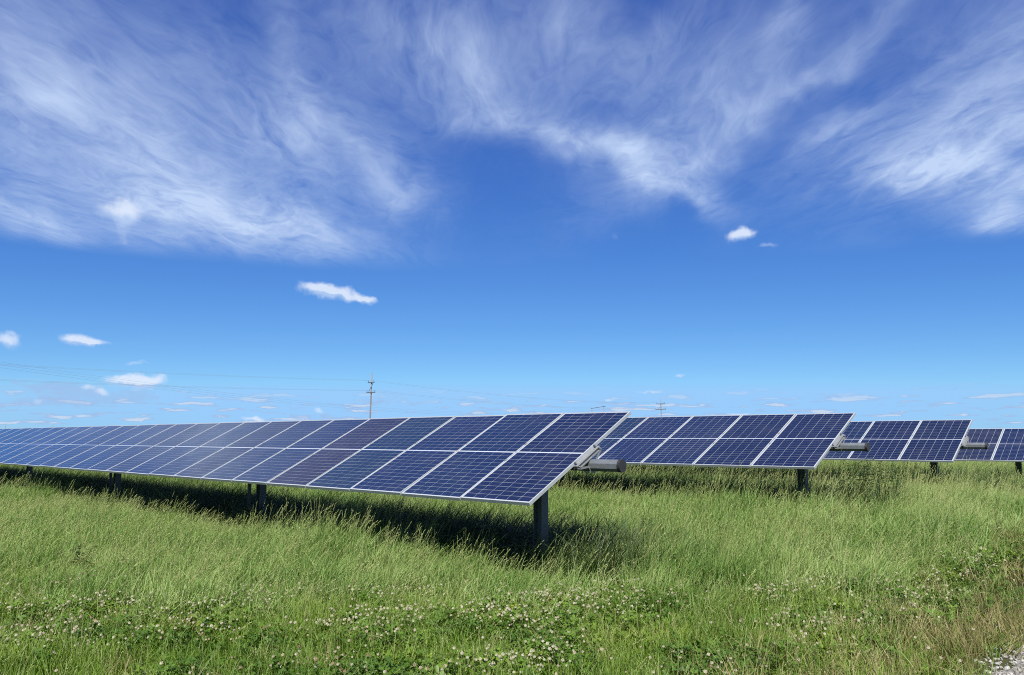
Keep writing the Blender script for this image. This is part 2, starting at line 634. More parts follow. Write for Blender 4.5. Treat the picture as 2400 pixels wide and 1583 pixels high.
def frame_mesh():
    bm = bmesh.new()
    w, l = MOD_W / 2, MOD_L / 2
    box(bm, -w, w, -l, -l + FR_W, -FR_H, 0.0)
    box(bm, -w, w, l - FR_W, l, -FR_H, 0.0)
    box(bm, -w, -w + FR_W, -l + FR_W, l - FR_W, -FR_H, 0.0)
    box(bm, w - FR_W, w, -l + FR_W, l - FR_W, -FR_H, 0.0)
    # return lips on the underside
    box(bm, -w + FR_W, -w + 0.03, -l + FR_W, l - FR_W, -FR_H, -FR_H + 0.002)
    box(bm, w - 0.03, w - FR_W, -l + FR_W, l - FR_W, -FR_H, -FR_H + 0.002)
    return mesh_of('panel_frame', bm)


def back_mesh():
    bm = bmesh.new()
    w, l = MOD_W / 2 - FR_W, MOD_L / 2 - FR_W
    box(bm, -w, w, -l, l, -0.0075, -0.0035)
    return mesh_of('panel_back', bm)


CELL_MARGIN_X, CELL_MARGIN_Y, MIDGAP, LINE = 0.010, 0.014, 0.024, 0.0036
CX = (MOD_W - 2 * FR_W - 2 * CELL_MARGIN_X + LINE) / 6
CY = ((MOD_L - 2 * FR_W - 2 * CELL_MARGIN_Y - MIDGAP) / 2 + LINE) / 12


def cell_centres():
    for half in (0, 1):
        y0 = (-MOD_L / 2 + FR_W + CELL_MARGIN_Y) if half == 0 else MIDGAP / 2
        for r in range(12):
            for c in range(6):
                yield (-MOD_W / 2 + FR_W + CELL_MARGIN_X + CX * c + (CX - LINE) / 2, y0 + CY * r + (CY - LINE) / 2)


def cell_shape(bm, x, y):
    box(bm, x - (CX - LINE) / 2, x + (CX - LINE) / 2, y - (CY - LINE) / 2, y + (CY - LINE) / 2, -0.0036, -0.0026)


def cells_mesh():
    bm = bmesh.new()
    for x, y in cell_centres():
        cell_shape(bm, x, y)
    return mesh_of('panel_cells', bm)


def one_cell_mesh():
    bm = bmesh.new()
    cell_shape(bm, 0, 0)
    return mesh_of('panel_cell', bm)


def junction_mesh():
    bm = bmesh.new()
    box(bm, -0.045, 0.045, -0.03, 0.03, -0.028, -0.0078)
    return mesh_of('junction_boxes', bm)


def i_beam_mesh(h):
    """driven H pile, flanges across the row"""
    bm = bmesh.new()
    f, w, t = 0.118, 0.128, 0.008
    # section with small fillets, drawn as one outline
    hw, hf = w / 2, f / 2
    tw = 0.006 / 2
    pts = [(-hw, -hf), (-hw + t, -hf), (-hw + t, -tw), (hw - t, -tw), (hw - t, -hf), (hw, -hf),
           (hw, hf), (hw - t, hf), (hw - t, tw), (-hw + t, tw), (-hw + t, hf), (-hw, hf)]
    lo = [bm.verts.new((x, y, -0.4)) for x, y in pts]
    hi = [bm.verts.new((x, y, h)) for x, y in pts]
    n = len(pts)
    for i in range(n):
        bm.faces.new((lo[i], lo[(i + 1) % n], hi[(i + 1) % n], hi[i]))
    bm.faces.new(hi)
    return mesh_of('pile', bm)


def bearing_mesh():
    """saddle on the pile top with a ring round the tube (tube axis at the origin, along x)"""
    bm = bmesh.new()
    box(bm, -0.09, 0.09, -0.085, 0.085, -0.20, -0.19)
    for s in (-1, 1):
        bar(bm, (0.0, s * 0.10, -0.19), (0.0, s * 0.088, 0.02), 0.05, 0.010, up=(1, 0, 0))
    ring = [(0, 0.092 * math.cos(a), 0.092 * math.sin(a)) for a in [math.pi * 2 * k / 16 for k in range(17)]]
    for a, b in zip(ring[:-1], ring[1:]):
        bar(bm, a, b, 0.06, 0.014, up=(1, 0, 0))
    return mesh_of('bearing', bm)


def rail_mesh(end=False):
    """short hat rail under the module frames, clamped to the tube (panel plane z = 0, tube at z = -TUBE_DROP)"""
    bm = bmesh.new()
    L = 0.235
    top = -FR_H - 0.0005
    # hat section
    box(bm, -0.034, 0.034, -L, L, top - 0.003, top)
    box(bm, -0.020, -0.017, -L, L, top - 0.034, top - 0.003)
    box(bm, 0.017, 0.020, -L, L, top - 0.034, top - 0.003)
    box(bm, -0.044, -0.017, -L, L, top - 0.037, top - 0.034)
    box(bm, 0.017, 0.044, -L, L, top - 0.037, top - 0.034)
    # gusset struts from the rail ends to the tube and the strap under it
    zt = -TUBE_DROP
    for s in (-1, 1):
        for x in (-0.046, 0.046):
            bar(bm, (x, s * L * 0.93, top - 0.036), (x, s * 0.075, zt + 0.02), 0.022, 0.004, up=(1, 0, 0))
            bar(bm, (x, s * L * 0.93, top - 0.036), (x, s * 0.03, top - 0.030), 0.014, 0.004, up=(1, 0, 0))
            bar(bm, (x, s * 0.075, zt + 0.02), (x, s * 0.055, zt - 0.055), 0.022, 0.004, up=(1, 0, 0))
            bar(bm, (x, s * 0.055, zt - 0.055), (x, 0, zt - 0.085), 0.022, 0.004, up=(1, 0, 0))
    for s in (-1, 1):
        # bolt heads
        tube(bm, [(-0.052, s * L * 0.90, top - 0.018), (0.052, s * L * 0.90, top - 0.018)], 0.010, n=6)
        # module clamps gripping the frames from above
        box(bm, -0.015, 0.015, s * 0.20 - 0.020, s * 0.20 + 0.020, 0.0006, 0.0045)
    return mesh_of('mounting_rail', bm)


ME_FRAME, ME_BACK, ME_CELLS, ME_CELL, ME_JUNC = frame_mesh(), back_mesh(), cells_mesh(), one_cell_mesh(), junction_mesh()
ME_RAIL, ME_BEAR = rail_mesh(), bearing_mesh()
for me, mt in ((ME_FRAME, M_ALU), (ME_BACK, M_BACK), (ME_CELLS, M_CELL), (ME_CELL, M_CELL), (ME_JUNC, M_BLACK), (ME_RAIL, M_BRACKET), (ME_BEAR, M_POST)):
    me.materials.append(mt)

TINT = {'blue': (0.0059, 0.0116, 0.0351), 'deep': (0.0051, 0.0084, 0.0279), 'teal': (0.0059, 0.0147, 0.0324), 'plum': (0.0123, 0.0109, 0.0216), 'slate': (0.0093, 0.0123, 0.0270)}


def damper_mesh():
    bm = bmesh.new()
    tube(bm, [(0, 0, -0.15), (0, 0.01, -0.55)], 0.018, n=10)
    tube(bm, [(0, 0.01, -0.40), (0, 0.02, -0.92)], 0.031, n=12)
    bar(bm, (0, 0.02, -0.93), (0.36, 0.0, -0.95), 0.03, 0.012)
    tube(bm, [(0, -0.03, -0.93), (0, 0.07, -0.93)], 0.022, n=10)
    return mesh_of('damper', bm)


ME_DAMP = None


def tracker(corner, z, tilt, count, label, single_cells=0, overhang=0.44, post_first=0.60, post_step=6.33, dampers=(), seed=1, tints=()):
    """one tracker row; corner = ground point under the near end of the tube"""
    global ME_DAMP
    rng = random.Random(seed)
    root = empty('solar_tracker', (corner[0], corner[1], 0), AZ - rad(90), label=label, category='solar tracker', group='solar tracker rows in the meadow')
    ct, st = math.cos(tilt), math.sin(tilt)

    def on(y, zz):                       # offset in the tilted panel plane -> local
        return (y * ct - zz * st, z + y * st + zz * ct)
    ty, tz = on(0, -TUBE_DROP)
    length = count * PITCH_W
    bm = bmesh.new()
    tube(bm, [(overhang, 0, 0), (-length - 0.4, 0, 0)], 0.0685, n=8, caps=False)
    bmesh.ops.recalc_face_normals(bm, faces=bm.faces)
    t = link('torque_tube', mesh_of('torque_tube', bm), M_TUBE, root)
    t.location = (0, ty, tz)
    t.rotation_euler = (tilt + rad(22.5), 0, 0)
    bm = bmesh.new()
    tube(bm, [(overhang - 0.02, 0, 0), (overhang + 0.012, 0, 0), (overhang + 0.016, 0, 0)], 0.0705, n=16)
    c = link('end_cap', mesh_of('end_cap', bm), M_BLACK, t)
    for j in range(count):
        p = link('solar_panel', ME_FRAME, None, root)
        p.location = (-(j + 0.5) * PITCH_W, 0, z)
        p.rotation_euler = (tilt + rad(rng.gauss(0, 0.16)), rad(rng.gauss(0, 0.10)), 0)
        link('backsheet', ME_BACK, None, p)
        for jx in (-0.25, 0.0, 0.25):
            link('junction_box', ME_JUNC, None, p).location = (jx, 0, 0)
        name = tints[j] if j < len(tints) else rng.choice(('blue', 'blue', 'blue', 'deep', 'slate', 'teal'))
        col = [v * rng.uniform(0.93, 1.07) for v in TINT[name]] + [1.0]
        if j < single_cells:
            for (x, y) in cell_centres():
                q = link('cell', ME_CELL, None, p)
                q.location = (x, y, 0)
                q.color = [v * rng.uniform(0.94, 1.06) for v in col[:3]] + [1.0]
        else:
            q = link('cell_field', ME_CELLS, None, p, kind='stuff')
            q.color = col
    for j in range(count + 1):
        r = link('mounting_rail', ME_RAIL, None, root)
        r.location = (-j * PITCH_W + (0.012 if j == 0 else 0.0), 0, z)
        r.rotation_euler = (tilt, 0, 0)
    me_post = i_beam_mesh(tz - 0.19)
    me_post.materials.append(M_POST)
    x = post_first
    k = 0
    while x < length:
        o = link('post', me_post, None, root)
        o.location = (-x, ty, 0)
        b = link('bearing', ME_BEAR, None, root)
        b.location = (-x, ty, tz)
        if k in dampers:
            if ME_DAMP is None:
                ME_DAMP = damper_mesh()
                ME_DAMP.materials.append(M_DARKSTEEL)
            dmp = link('damper', ME_DAMP, None, root)
            dmp.location = (-x - 0.42, ty, tz)
        x += post_step
        k += 1
    return root


C1 = Vector((0.7889, 8.4156)) * K
C2 = Vector((5.0554, 12.0568)) * K
C3 = Vector((9.2389, 15.8472)) * K
C4 = C3 + (ACR * 5.74 - DIR * 0.58).xy
tracker(C1, EYE - 0.1608 * K, rad(27.56), 36, 'nearest and longest solar panel row, reaching the left edge of the photo', single_cells=2, dampers=(1, 2), seed=3, post_first=0.70, post_step=6.26,
        tints=('deep', 'blue', 'blue', 'teal', 'plum', 'blue', 'blue', 'slate', 'blue', 'blue', 'slate', 'slate'))
tracker(C2, EYE - 0.0039 * K, rad(24.42), 34, 'second solar panel row, rising directly behind the nearest row', seed=5, tints=('deep', 'deep', 'blue', 'blue', 'teal'))
tracker(C3, EYE - 0.0238 * K, rad(24.07), 24, 'third solar panel row, its end tube in front of the farthest row', seed=8, overhang=0.40, tints=('deep', 'deep', 'blue'))
tracker(C4, EYE - 0.150 * K, rad(23.5), 16, 'farthest and lowest solar panel row, cut by the right edge', seed=11, tints=('blue', 'slate', 'deep'))


# ------------------------------------------------------------------ power lines
def utility_pole(x, y, height, lean, line_dir, label, arms=((1.55, 1.25), (3.15, 1.7)), group='wooden utility poles behind the panels'):
    root = empty('utility_pole', (x, y, 0), math.atan2(line_dir[1], line_dir[0]) - rad(90), label=label, category='utility pole', group=group)
    bm = bmesh.new()
    tube(bm, [(0, 0, 0), (lean * .33, 0, height * .33), (lean * .66, 0, height * .66), (lean, 0, height)], 0.13, 0.09, n=10)
    link('pole', mesh_of('pole', bm, True), M_WOOD, root)
    tips = []
    for i, (down, half) in enumerate(arms):
        z = height - down
        bm = bmesh.new()
        box(bm, -half + lean, half + lean, -0.20, -0.08, z - 0.07, z + 0.07)
        link('crossarm', mesh_of('crossarm', bm), M_DARKSTEEL, root)
        bm = bmesh.new()
        s = 1 if i == 0 else -1
        z2 = z - 1.0 if i == 0 else z + 0.9
        bar(bm, (lean + s * half * .62, -0.15, z - 0.05), (lean, -0.15, z2), 0.06, 0.03)
        link('brace', mesh_of('brace', bm), M_DARKSTEEL, root)
        for s in (-1, 1):
            bm = bmesh.new()
            xx = lean + s * (half - 0.08)
            tube(bm, [(xx, -0.14, z + 0.07), (xx, -0.14, z + 0.16), (xx, -0.14, z + 0.34)], 0.03, 0.055, n=8)
            link('insulator', mesh_of('insulator', bm), M_DARKSTEEL, root)
            tips.append(root.matrix_basis @ Vector((xx, -0.14, z + 0.34)))
    return root, tips


def wire(a, b, sag, label, group, r=0.0065):
    a, b = Vector(a), Vector(b)
    mid = (a + b) / 2
    pts = []
    n = 40
    for i in range(n + 1):
        u = i / n
        p = a.lerp(b, u)
        p.z -= 4 * sag * u * (1 - u)
        pts.append(p - a)
    bm = bmesh.new()
    tube(bm, pts, r, n=5)
    o = link('power_wire', mesh_of('power_wire', bm, True), M_WIRE, None, label=label, category='wire', group=group)
    o.location = a
    return o


bpy.context.view_layer.update()
LINE_DIR = (63.0, 85.0)
PA = (-22.7, 123.0)
PB = (40.3, 208.0)
_, tipsA = utility_pole(PA[0], PA[1], 12.0, 0.30, LINE_DIR, 'tallest wooden utility pole with two crossarms, above the nearest panel row', arms=((1.55, 0.72), (3.15, 0.98)))
_, tipsB = utility_pole(PB[0], PB[1], 12.0, -0.10, LINE_DIR, 'smaller utility pole with two crossarms, above the second panel row', arms=((1.2, 1.2), (2.7, 1.5)))
far_prev = (PA[0] - 63 * 1.35, PA[1] - 85 * 1.35)
far_next = (PB[0] + 63, PB[1] + 85)
names = ('upper left', 'upper right', 'lower left', 'lower right')
for i, (ta, tb) in enumerate(zip(tipsA, tipsB)):
    off = ta - Vector((PA[0], PA[1], 0))
    wire(ta, tb, 1.1, 'thin power wire strung between the two crossarm poles, from the %s insulator' % names[i], 'wires of the crossarm pole line')
    wire(Vector((far_prev[0], far_prev[1], 0)) + off, ta, 1.6, 'thin power wire running left from the tallest pole, from the %s insulator' % names[i], 'wires of the crossarm pole line')

# H-frame transmission structure far behind
HX, HY = 39.0, 350.0
hdir = Vector((159.0, 290.0, 0)).normalized()
hroot = empty('transmission_frame', (HX, HY, 0), math.atan2(hdir.y, hdir.x) - rad(90), label='distant H-shaped two-pole power line frame above the nearest row', category='power frame')
for s in (-1, 1):
    bm = bmesh.new()
    tube(bm, [(s * 2.9, 0, 0), (s * 2.9, 0, 15.9 + 0.5 * s)], 0.22, 0.15, n=10)
    link('pole', mesh_of('h_pole', bm, True), M_WOOD, hroot)
bm = bmesh.new()
bar(bm, (-3.2, -0.2, 15.0), (3.9, -0.2, 15.9), 0.20, 0.22)
link('crossarm', mesh_of('h_arm', bm), M_DARKSTEEL, hroot)
side = Vector((hdir.y, -hdir.x, 0))
for i, s in enumerate((-3.1, 0.0, 3.1)):
    a = Vector((HX, HY, 15.8 - 0.55 * i)) + side * s
    b = Vector((-120, 60, 21.2 - 0.62 * i)) + side * s * 0.2
    wire(a, b, 8.3, '%s of three parallel power wires sloping down from the left edge' % ('topmost', 'middle', 'lowest')[i], 'three wires of the far transmission line', r=0.0105)

# pole tips far beyond the left end of the nearest row
for (px, dist, h, word) in ((13, 470.0, 9.9, 'leftmost tiny pole tip peeking above the nearest row'), (124, 500.0, 10.2, 'tiny pole tip above the nearest row, a little right of the leftmost one')):
    a, e = dome(px, 1000)
    root = empty('distant_pole', (math.tan(a) * dist, dist, 0), 0, label=word, category='pole', group='far pole tips at the left')
    bm = bmesh.new()
    tube(bm, [(0, 0, 0), (0, 0, h)], 0.22, 0.16, n=8)
    link('pole', mesh_of('far_pole', bm, True), M_WOOD, root)

# ------------------------------------------------------------------ meadow plants
RNG = np.random.default_rng(42)
M_GRASS = mat_leaf('grass_blade', [(0.0, (0.052, 0.110, 0.010)), (0.35, (0.098, 0.174, 0.017)), (0.7, (0.153, 0.234, 0.030)), (1.0, (0.247, 0.294, 0.063))], 0.34)
M_TALL = mat_leaf('tall_grass_blade', [(0.0, (0.073, 0.152, 0.024)), (0.4, (0.134, 0.228, 0.048)), (0.72, (0.201, 0.293, 0.080)), (1.0, (0.301, 0.365, 0.147))], 0.34)
M_SEED = mat_leaf('grass_seed_head', [(0.0, (0.15, 0.195, 0.050)), (0.5, (0.22, 0.255, 0.085)), (1.0, (0.31, 0.31, 0.135))], 0.28)
M_DRY = mat_leaf('dry_grass', [(0.0, (0.110, 0.115, 0.030)), (0.4, (0.185, 0.160, 0.062)), (0.8, (0.27, 0.225, 0.105)), (1.0, (0.36, 0.30, 0.16))], 0.25)
M_CLOVER = mat_leaf('clover_leaf', [(0.0, (0.032, 0.077, 0.007)), (0.5, (0.058, 0.116, 0.010)), (0.85, (0.101, 0.167, 0.016)), (1.0, (0.184, 0.222, 0.023))], 0.22, 0.5)
M_FLOWER = mat_leaf('clover_flower', [(0.0, (0.139, 0.082, 0.049)), (0.24, (0.209, 0.150, 0.091)), (0.36, (0.307, 0.278, 0.188)), (1.0, (0.390, 0.374, 0.273))], 0.15, 0.7)
M_WEED_SHADE = mat_leaf('weed_and_shade_grass', [(0.0, (0.017, 0.036, 0.008)), (0.5, (0.029, 0.053, 0.011)), (1.0, (0.047, 0.076, 0.019))], 0.22, 0.5)  # weeds; its dark green also paints shade into the grass under the rows
M_STONE = mat_stone()

TS = np.array([0.0, 0.34, 0.62, 0.85, 1.0])


def blade_set(base, h, phi, bend, width, rng, droop=0.25, twist=0.9, tip=0.05):
    """n curved grass blades -> vertex and face arrays"""
    n = len(h)
    t = TS[None, :]
    horiz = (bend * h)[:, None] * t ** 1.9
    z = h[:, None] * (t - droop * np.minimum(bend, 1.2)[:, None] * t ** 3)
    cx = base[:, 0:1] + np.cos(phi)[:, None] * horiz
    cy = base[:, 1:2] + np.sin(phi)[:, None] * horiz
    a = phi + np.pi / 2 + rng.uniform(-twist, twist, n)
    w = width[:, None] * np.array([0.75, 1.0, 0.85, 0.5, tip])[None, :] * 0.5
    wx, wy = np.cos(a)[:, None] * w, np.sin(a)[:, None] * w
    L = np.stack([cx - wx, cy - wy, z], -1)
    R = np.stack([cx + wx, cy + wy, z], -1)
    v = np.stack([L, R], 2).reshape(n * 10, 3)          # per blade: L0 R0 L1 R1 ...
    q = np.array([[2 * i, 2 * i + 1, 2 * i + 3, 2 * i + 2] for i in range(4)])
    f = (q[None] + (np.arange(n) * 10)[:, None, None]).reshape(-1, 4)
    tipc = np.stack([cx[:, -1], cy[:, -1], z[:, -1]], -1)
    d = np.stack([cx[:, -1] - cx[:, -2], cy[:, -1] - cy[:, -2], z[:, -1] - z[:, -2]], -1)
    return v, f, tipc, d / (np.linalg.norm(d, axis=1, keepdims=True) + 1e-9)


def disc(n, r, rng):
    a = rng.uniform(0, 2 * np.pi, n)
    q = r * np.sqrt(rng.uniform(0, 1, n))
    return np.stack([q * np.cos(a), q * np.sin(a)], -1)


def seed_heads(tips, dirs, length, w, rng):
    """slender spikes of small alternating spikelets"""
    V, F = [], []
    for p, d in zip(tips, dirs):
        s = np.cross(d, [0.3, 0.2, 1.0])
        s /= np.linalg.norm(s)
        u = np.cross(d, s)
        L = length * rng.uniform(0.7, 1.25)
        k = 7
        for i in range(k):
            q = p + d * (L * (i / k - 0.75))
            side = s if i % 2 else -s
            side = side * 0.8 + u * rng.uniform(-.7, .7)
            e = q + d * (L / k * 1.5) + side * w
            m = (q + e) / 2
            n2 = np.cross(d, side)
            n2 = n2 / np.linalg.norm(n2) * w * 0.45
            b = len(V)
            V += [q, m + n2 + side * w * .2, e, m - n2 + side * w * .2]
            F.append((b, b + 1, b + 2, b + 3))
    return np.array(V), np.array(F)


def source(name, sets):
    """sets: list of (verts, faces, material); one mesh object kept out of the scene, only used as an instance"""
    verts, faces, mids, mats = [], [], [], []
    off = 0
    for v, f, m in sets:
        if len(v) == 0:
            continue
        if m not in mats:
            mats.append(m)
        verts += [tuple(x) for x in v]
        for q in f:
            faces.append(tuple(int(i) + off for i in q))
            mids.append(mats.index(m))
        off += len(v)
    me = bpy.data.meshes.new(name)
    me.from_pydata(verts, [], faces)
    for m in mats:
        me.materials.append(m)
    me.polygons.foreach_set('material_index', mids)
    me.polygons.foreach_set('use_smooth', [True] * len(faces))
    me.update()
    return bpy.data.objects.new(name, me)


def lean_angle(n, rng, spread):
    return rng.normal(0.15, spread, n)          # wind blows the meadow to the right


def tall_clump(i, n=88, r=0.17, hmin=0.16, hmax=0.47, seeds=4, spread=1.3, bend=0.46, mat=None):
    rng = np.random.default_rng(100 + i)
    h = rng.uniform(hmin, hmax, n) * rng.uniform(0.75, 1.05, n)
    v, f, _, _ = blade_set(disc(n, r, rng), h, lean_angle(n, rng, spread), np.abs(rng.normal(bend, 0.25, n)), rng.uniform(0.0042, 0.0100, n), rng)
    sets = [(v, f, mat or M_TALL)]
    if seeds:
        hs = rng.uniform(hmax * 0.95, hmax * 1.32, seeds)
        v2, f2, tp, dr = blade_set(disc(seeds, r, rng), hs, lean_angle(seeds, rng, spread * .6), np.abs(rng.normal(bend * .75, 0.15, seeds)), np.full(seeds, 0.0026), rng, tip=0.6)
        v3, f3 = seed_heads(tp, dr, 0.11, 0.0065, rng)
        sets += [(v2, f2, M_SEED), (v3, f3, M_SEED)]
    return source('tall_grass_tuft', sets)


def short_clump(i, n=90, r=0.14, mat=None, hmin=0.07, hmax=0.24, seeds=2, wide=(0.0036, 0.0080)):
    rng = np.random.default_rng(200 + i)
    h = rng.uniform(hmin, hmax, n)
    v, f, _, _ = blade_set(disc(n, r, rng), h, lean_angle(n, rng, 1.5), np.abs(rng.normal(0.40, 0.28, n)), rng.uniform(wide[0], wide[1], n), rng)
    sets = [(v, f, mat or M_GRASS)]
    if seeds:
        hs = rng.uniform(hmax * 1.0, hmax * 1.6, seeds)
        v2, f2, tp, dr = blade_set(disc(seeds, r, rng), hs, lean_angle(seeds, rng, 1.0), np.abs(rng.normal(0.35, 0.15, seeds)), np.full(seeds, 0.0022), rng, tip=0.6)
        v3, f3 = seed_heads(tp, dr, 0.075, 0.005, rng)
        sets += [(v2, f2, M_SEED), (v3, f3, M_SEED)]
    return source('short_grass_tuft', sets)


def clover_clump(i, n=44, r=0.15):
    rng = np.random.default_rng(300 + i)
    V, F, SV, SF = [], [], [], []
    for k in range(n):
        x, y = disc(1, r, rng)[0]
        z = rng.uniform(0.05, 0.19)
        s = rng.uniform(0.013, 0.024)
        tilt = rng.normal(0, 0.38, 2)
        a0 = rng.uniform(0, 6.28)
        for j in range(3):
            a = a0 + j * 2.094
            ca, sa = math.cos(a), math.sin(a)
            ring = [(0.05, 0), (0.55, 0.42), (1.15, 0.50), (1.45, 0.22), (1.38, 0.0), (1.45, -0.22), (1.15, -0.50), (0.55, -0.42)]
            b = len(V)
            for (u, w) in ring:
                px, py = (ca * u - sa * w) * s, (sa * u + ca * w) * s
                V.append((x + px, y + py, z + px * tilt[0] + py * tilt[1] + abs(w) * s * 0.35))
            F += [(b, b + 1, b + 2, b + 4), (b + 2, b + 3, b + 4), (b, b + 4, b + 6, b + 7), (b + 4, b + 5, b + 6)]
        b = len(SV)
        bx, by = x * 0.8 + rng.normal(0, .01), y * 0.8 + rng.normal(0, .01)
        SV += [(bx - .001, by, 0), (bx + .001, by, 0), (x + .0008, y, z), (x - .0008, y, z)]
        SF.append((b, b + 1, b + 2, b + 3))
    return source('clover_tuft', [(V, F, M_CLOVER), (SV, SF, M_CLOVER)])


def flower_head(i):
    """one clover flower: a ball of florets on a stem, head 0.27 m above the ground"""
    rng = np.random.default_rng(400 + i)
    bm = bmesh.new()
    H = 0.27
    R = 0.0105
    V, F = [], []
    nf = 46
    for k in range(nf):
        zz = 1 - 1.75 * (k + .5) / nf
        rr = math.sqrt(max(0, 1 - zz * zz))
        a = k * 2.39996
        d = np.array([rr * math.cos(a), rr * math.sin(a), zz])
        s = np.cross(d, [0.1, 0.2, 1.0])
        s = s / np.linalg.norm(s)
        u = np.cross(d, s)
        c = np.array([0, 0, H])
        L = R * rng.uniform(0.9, 1.12)
        w = R * 0.30
        b = len(V)
        V += [c + d * R * .35 - s * w * .5, c + d * R * .35 + s * w * .5, c + d * L + s * w + u * w * .4, c + d * L * 1.05 + u * w, c + d * L - s * w + u * w * .4, c + d * L * .96 - u * w * .8]
        F += [(b, b + 1, b + 2, b + 5), (b, b + 5, b + 4), (b + 5, b + 2, b + 3, b + 4)]
    bm.free()
    sv = [(-.0012, 0, 0), (.0012, 0, 0), (.0008, 0, H - R * .6), (-.0008, 0, H - R * .6), (0, -.0012, 0), (0, .0012, 0), (0, .0008, H - R * .6), (0, -.0008, H - R * .6)]
    return source('clover_flower', [(V, F, M_FLOWER), (sv, [(0, 1, 2, 3), (4, 5, 6, 7)], M_CLOVER)])


def stone_src(i):
    rng = random.Random(500 + i)
    bm = bmesh.new()
    bmesh.ops.create_icosphere(bm, subdivisions=1, radius=0.014)
    sx, sy, sz = rng.uniform(.8, 1.4), rng.uniform(.7, 1.1), rng.uniform(.5, .85)
    for v in bm.verts:
        v.co = Vector((v.co.x * sx, v.co.y * sy, v.co.z * sz)) * rng.uniform(0.75, 1.2)
    me = mesh_of('gravel_stone', bm)
    me.materials.append(M_STONE)
    return bpy.data.objects.new('gravel_stone', me)


def scatter(name, pts, scl, sources, label, category, rz=0.45, tilt=0.12, seed=0, z=0.0):
    """uncountable ground cover: one object whose points each carry one tuft"""
    rng = np.random.default_rng(seed)
    n = len(pts)
    me = bpy.data.meshes.new(name)
    co = np.zeros((n, 3))
    co[:, :2] = pts
    co[:, 2] = z + ground_height(pts @ np.array([ACR.x, ACR.y]))
    me.vertices.add(n)
    me.vertices.foreach_set('co', co.ravel())
    rot = np.stack([rng.normal(0, tilt, n), rng.normal(0, tilt, n), rng.uniform(-rz, rz, n)], -1)
    sc = np.asarray(scl)
    if sc.ndim == 1:
        sc = np.stack([sc, sc, sc], -1)
    a = me.attributes.new('tuft_turn', 'FLOAT_VECTOR', 'POINT')
    a.data.foreach_set('vector', rot.ravel())
    a = me.attributes.new('tuft_size', 'FLOAT_VECTOR', 'POINT')
    a.data.foreach_set('vector', sc.ravel())
    a = me.attributes.new('tuft_pick', 'INT', 'POINT')
    a.data.foreach_set('value', rng.integers(0, len(sources), n).astype(np.int32))
    me.update()
    o = link(name, me, None, None, kind='stuff', label=label, category=category)
    coll = bpy.data.collections.new(name + '_tufts')
    for s in sources:
        coll.objects.link(s)
    g = bpy.data.node_groups.new(name, 'GeometryNodeTree')
    g.interface.new_socket('Geometry', in_out='INPUT', socket_type='NodeSocketGeometry')
    g.interface.new_socket('Geometry', in_out='OUTPUT', socket_type='NodeSocketGeometry')
    N = Net(g)
    gi, go = N.new('NodeGroupInput'), N.new('NodeGroupOutput')
    ci = N.new('GeometryNodeCollectionInfo')
    ci.inputs['Collection'].default_value = coll
    ci.inputs['Separate Children'].default_value = True
    ci.inputs['Reset Children'].default_value = True

    def attr(nm, kind):
        nd = N.new('GeometryNodeInputNamedAttribute', data_type=kind)
        nd.inputs['Name'].default_value = nm
        return next(s for s in nd.outputs if s.enabled and s.name == 'Attribute')
    er = N.new('FunctionNodeEulerToRotation')
    N.l.new(attr('tuft_turn', 'FLOAT_VECTOR'), er.inputs[0])
    ip = N.new('GeometryNodeInstanceOnPoints')
    N.l.new(gi.outputs[0], ip.inputs['Points'])
    N.l.new(ci.outputs[0], ip.inputs['Instance'])
    ip.inputs['Pick Instance'].default_value = True
    N.l.new(attr('tuft_pick', 'INT'), ip.inputs['Instance Index'])
    N.l.new(er.outputs[0], ip.inputs['Rotation'])
    N.l.new(attr('tuft_size', 'FLOAT_VECTOR'), ip.inputs['Scale'])
    N.l.new(ip.outputs[0], go.inputs[0])
    md = o.modifiers.new('tufts', 'NODES')
    md.node_group = g
    return o


def field_points(density, y0, y1, rng, margin=1.6):
    """random points over the part of the meadow in front of the viewer"""
    n = int(density * (0.72 * (y1 ** 2 - y0 ** 2) + 2 * margin * (y1 - y0)))
    y = np.sqrt(rng.uniform(y0 ** 2, y1 ** 2, n))
    x = rng.uniform(-1, 1, n) * (0.72 * y + margin)
    return np.stack([x, y], -1)


def along(p):
    return p @ np.array([DIR.x, DIR.y])


def smooth01(v, a, b):
    t = np.clip((v - a) / (b - a), 0, 1)
    return t * t * (3 - 2 * t)


def wavy(p, k, seed):
    """cheap smooth random field in 0..1"""
    rng = np.random.default_rng(seed)
    s = np.zeros(len(p))
    for i in range(7):
        a = rng.uniform(0, 6.28)
        f = k * rng.uniform(0.6, 1.8)
        s += np.sin((p[:, 0] * math.cos(a) + p[:, 1] * math.sin(a)) * f + rng.uniform(0, 6.28))
    return 0.5 + s / 7


def under_row(p, c, lo=-0.7, hi=2.1):
    """1 beneath a tracker row (grass there grows taller and is not mown)"""
    q = p - np.array([c[0], c[1]])
    a = q @ np.array([ACR.x, ACR.y])
    s = q @ np.array([DIR.x, DIR.y])
    return smooth01(a, lo - .3, lo + .3) * (1 - smooth01(a, hi - .4, hi + .5)) * smooth01(s, -0.9, 0.2)


def tall_factor(p):
    """how tall the grass is: low and mixed with clover near the track, tall further in"""
    s = along(p)
    f = smooth01(p[:, 1] + 0.30 * (wavy(p, 1.1, 3) - .5) * 3.0, 6.3, 8.6)
    f *= smooth01(s, 1.7, 3.2) * 0.7 + 0.3
    return f


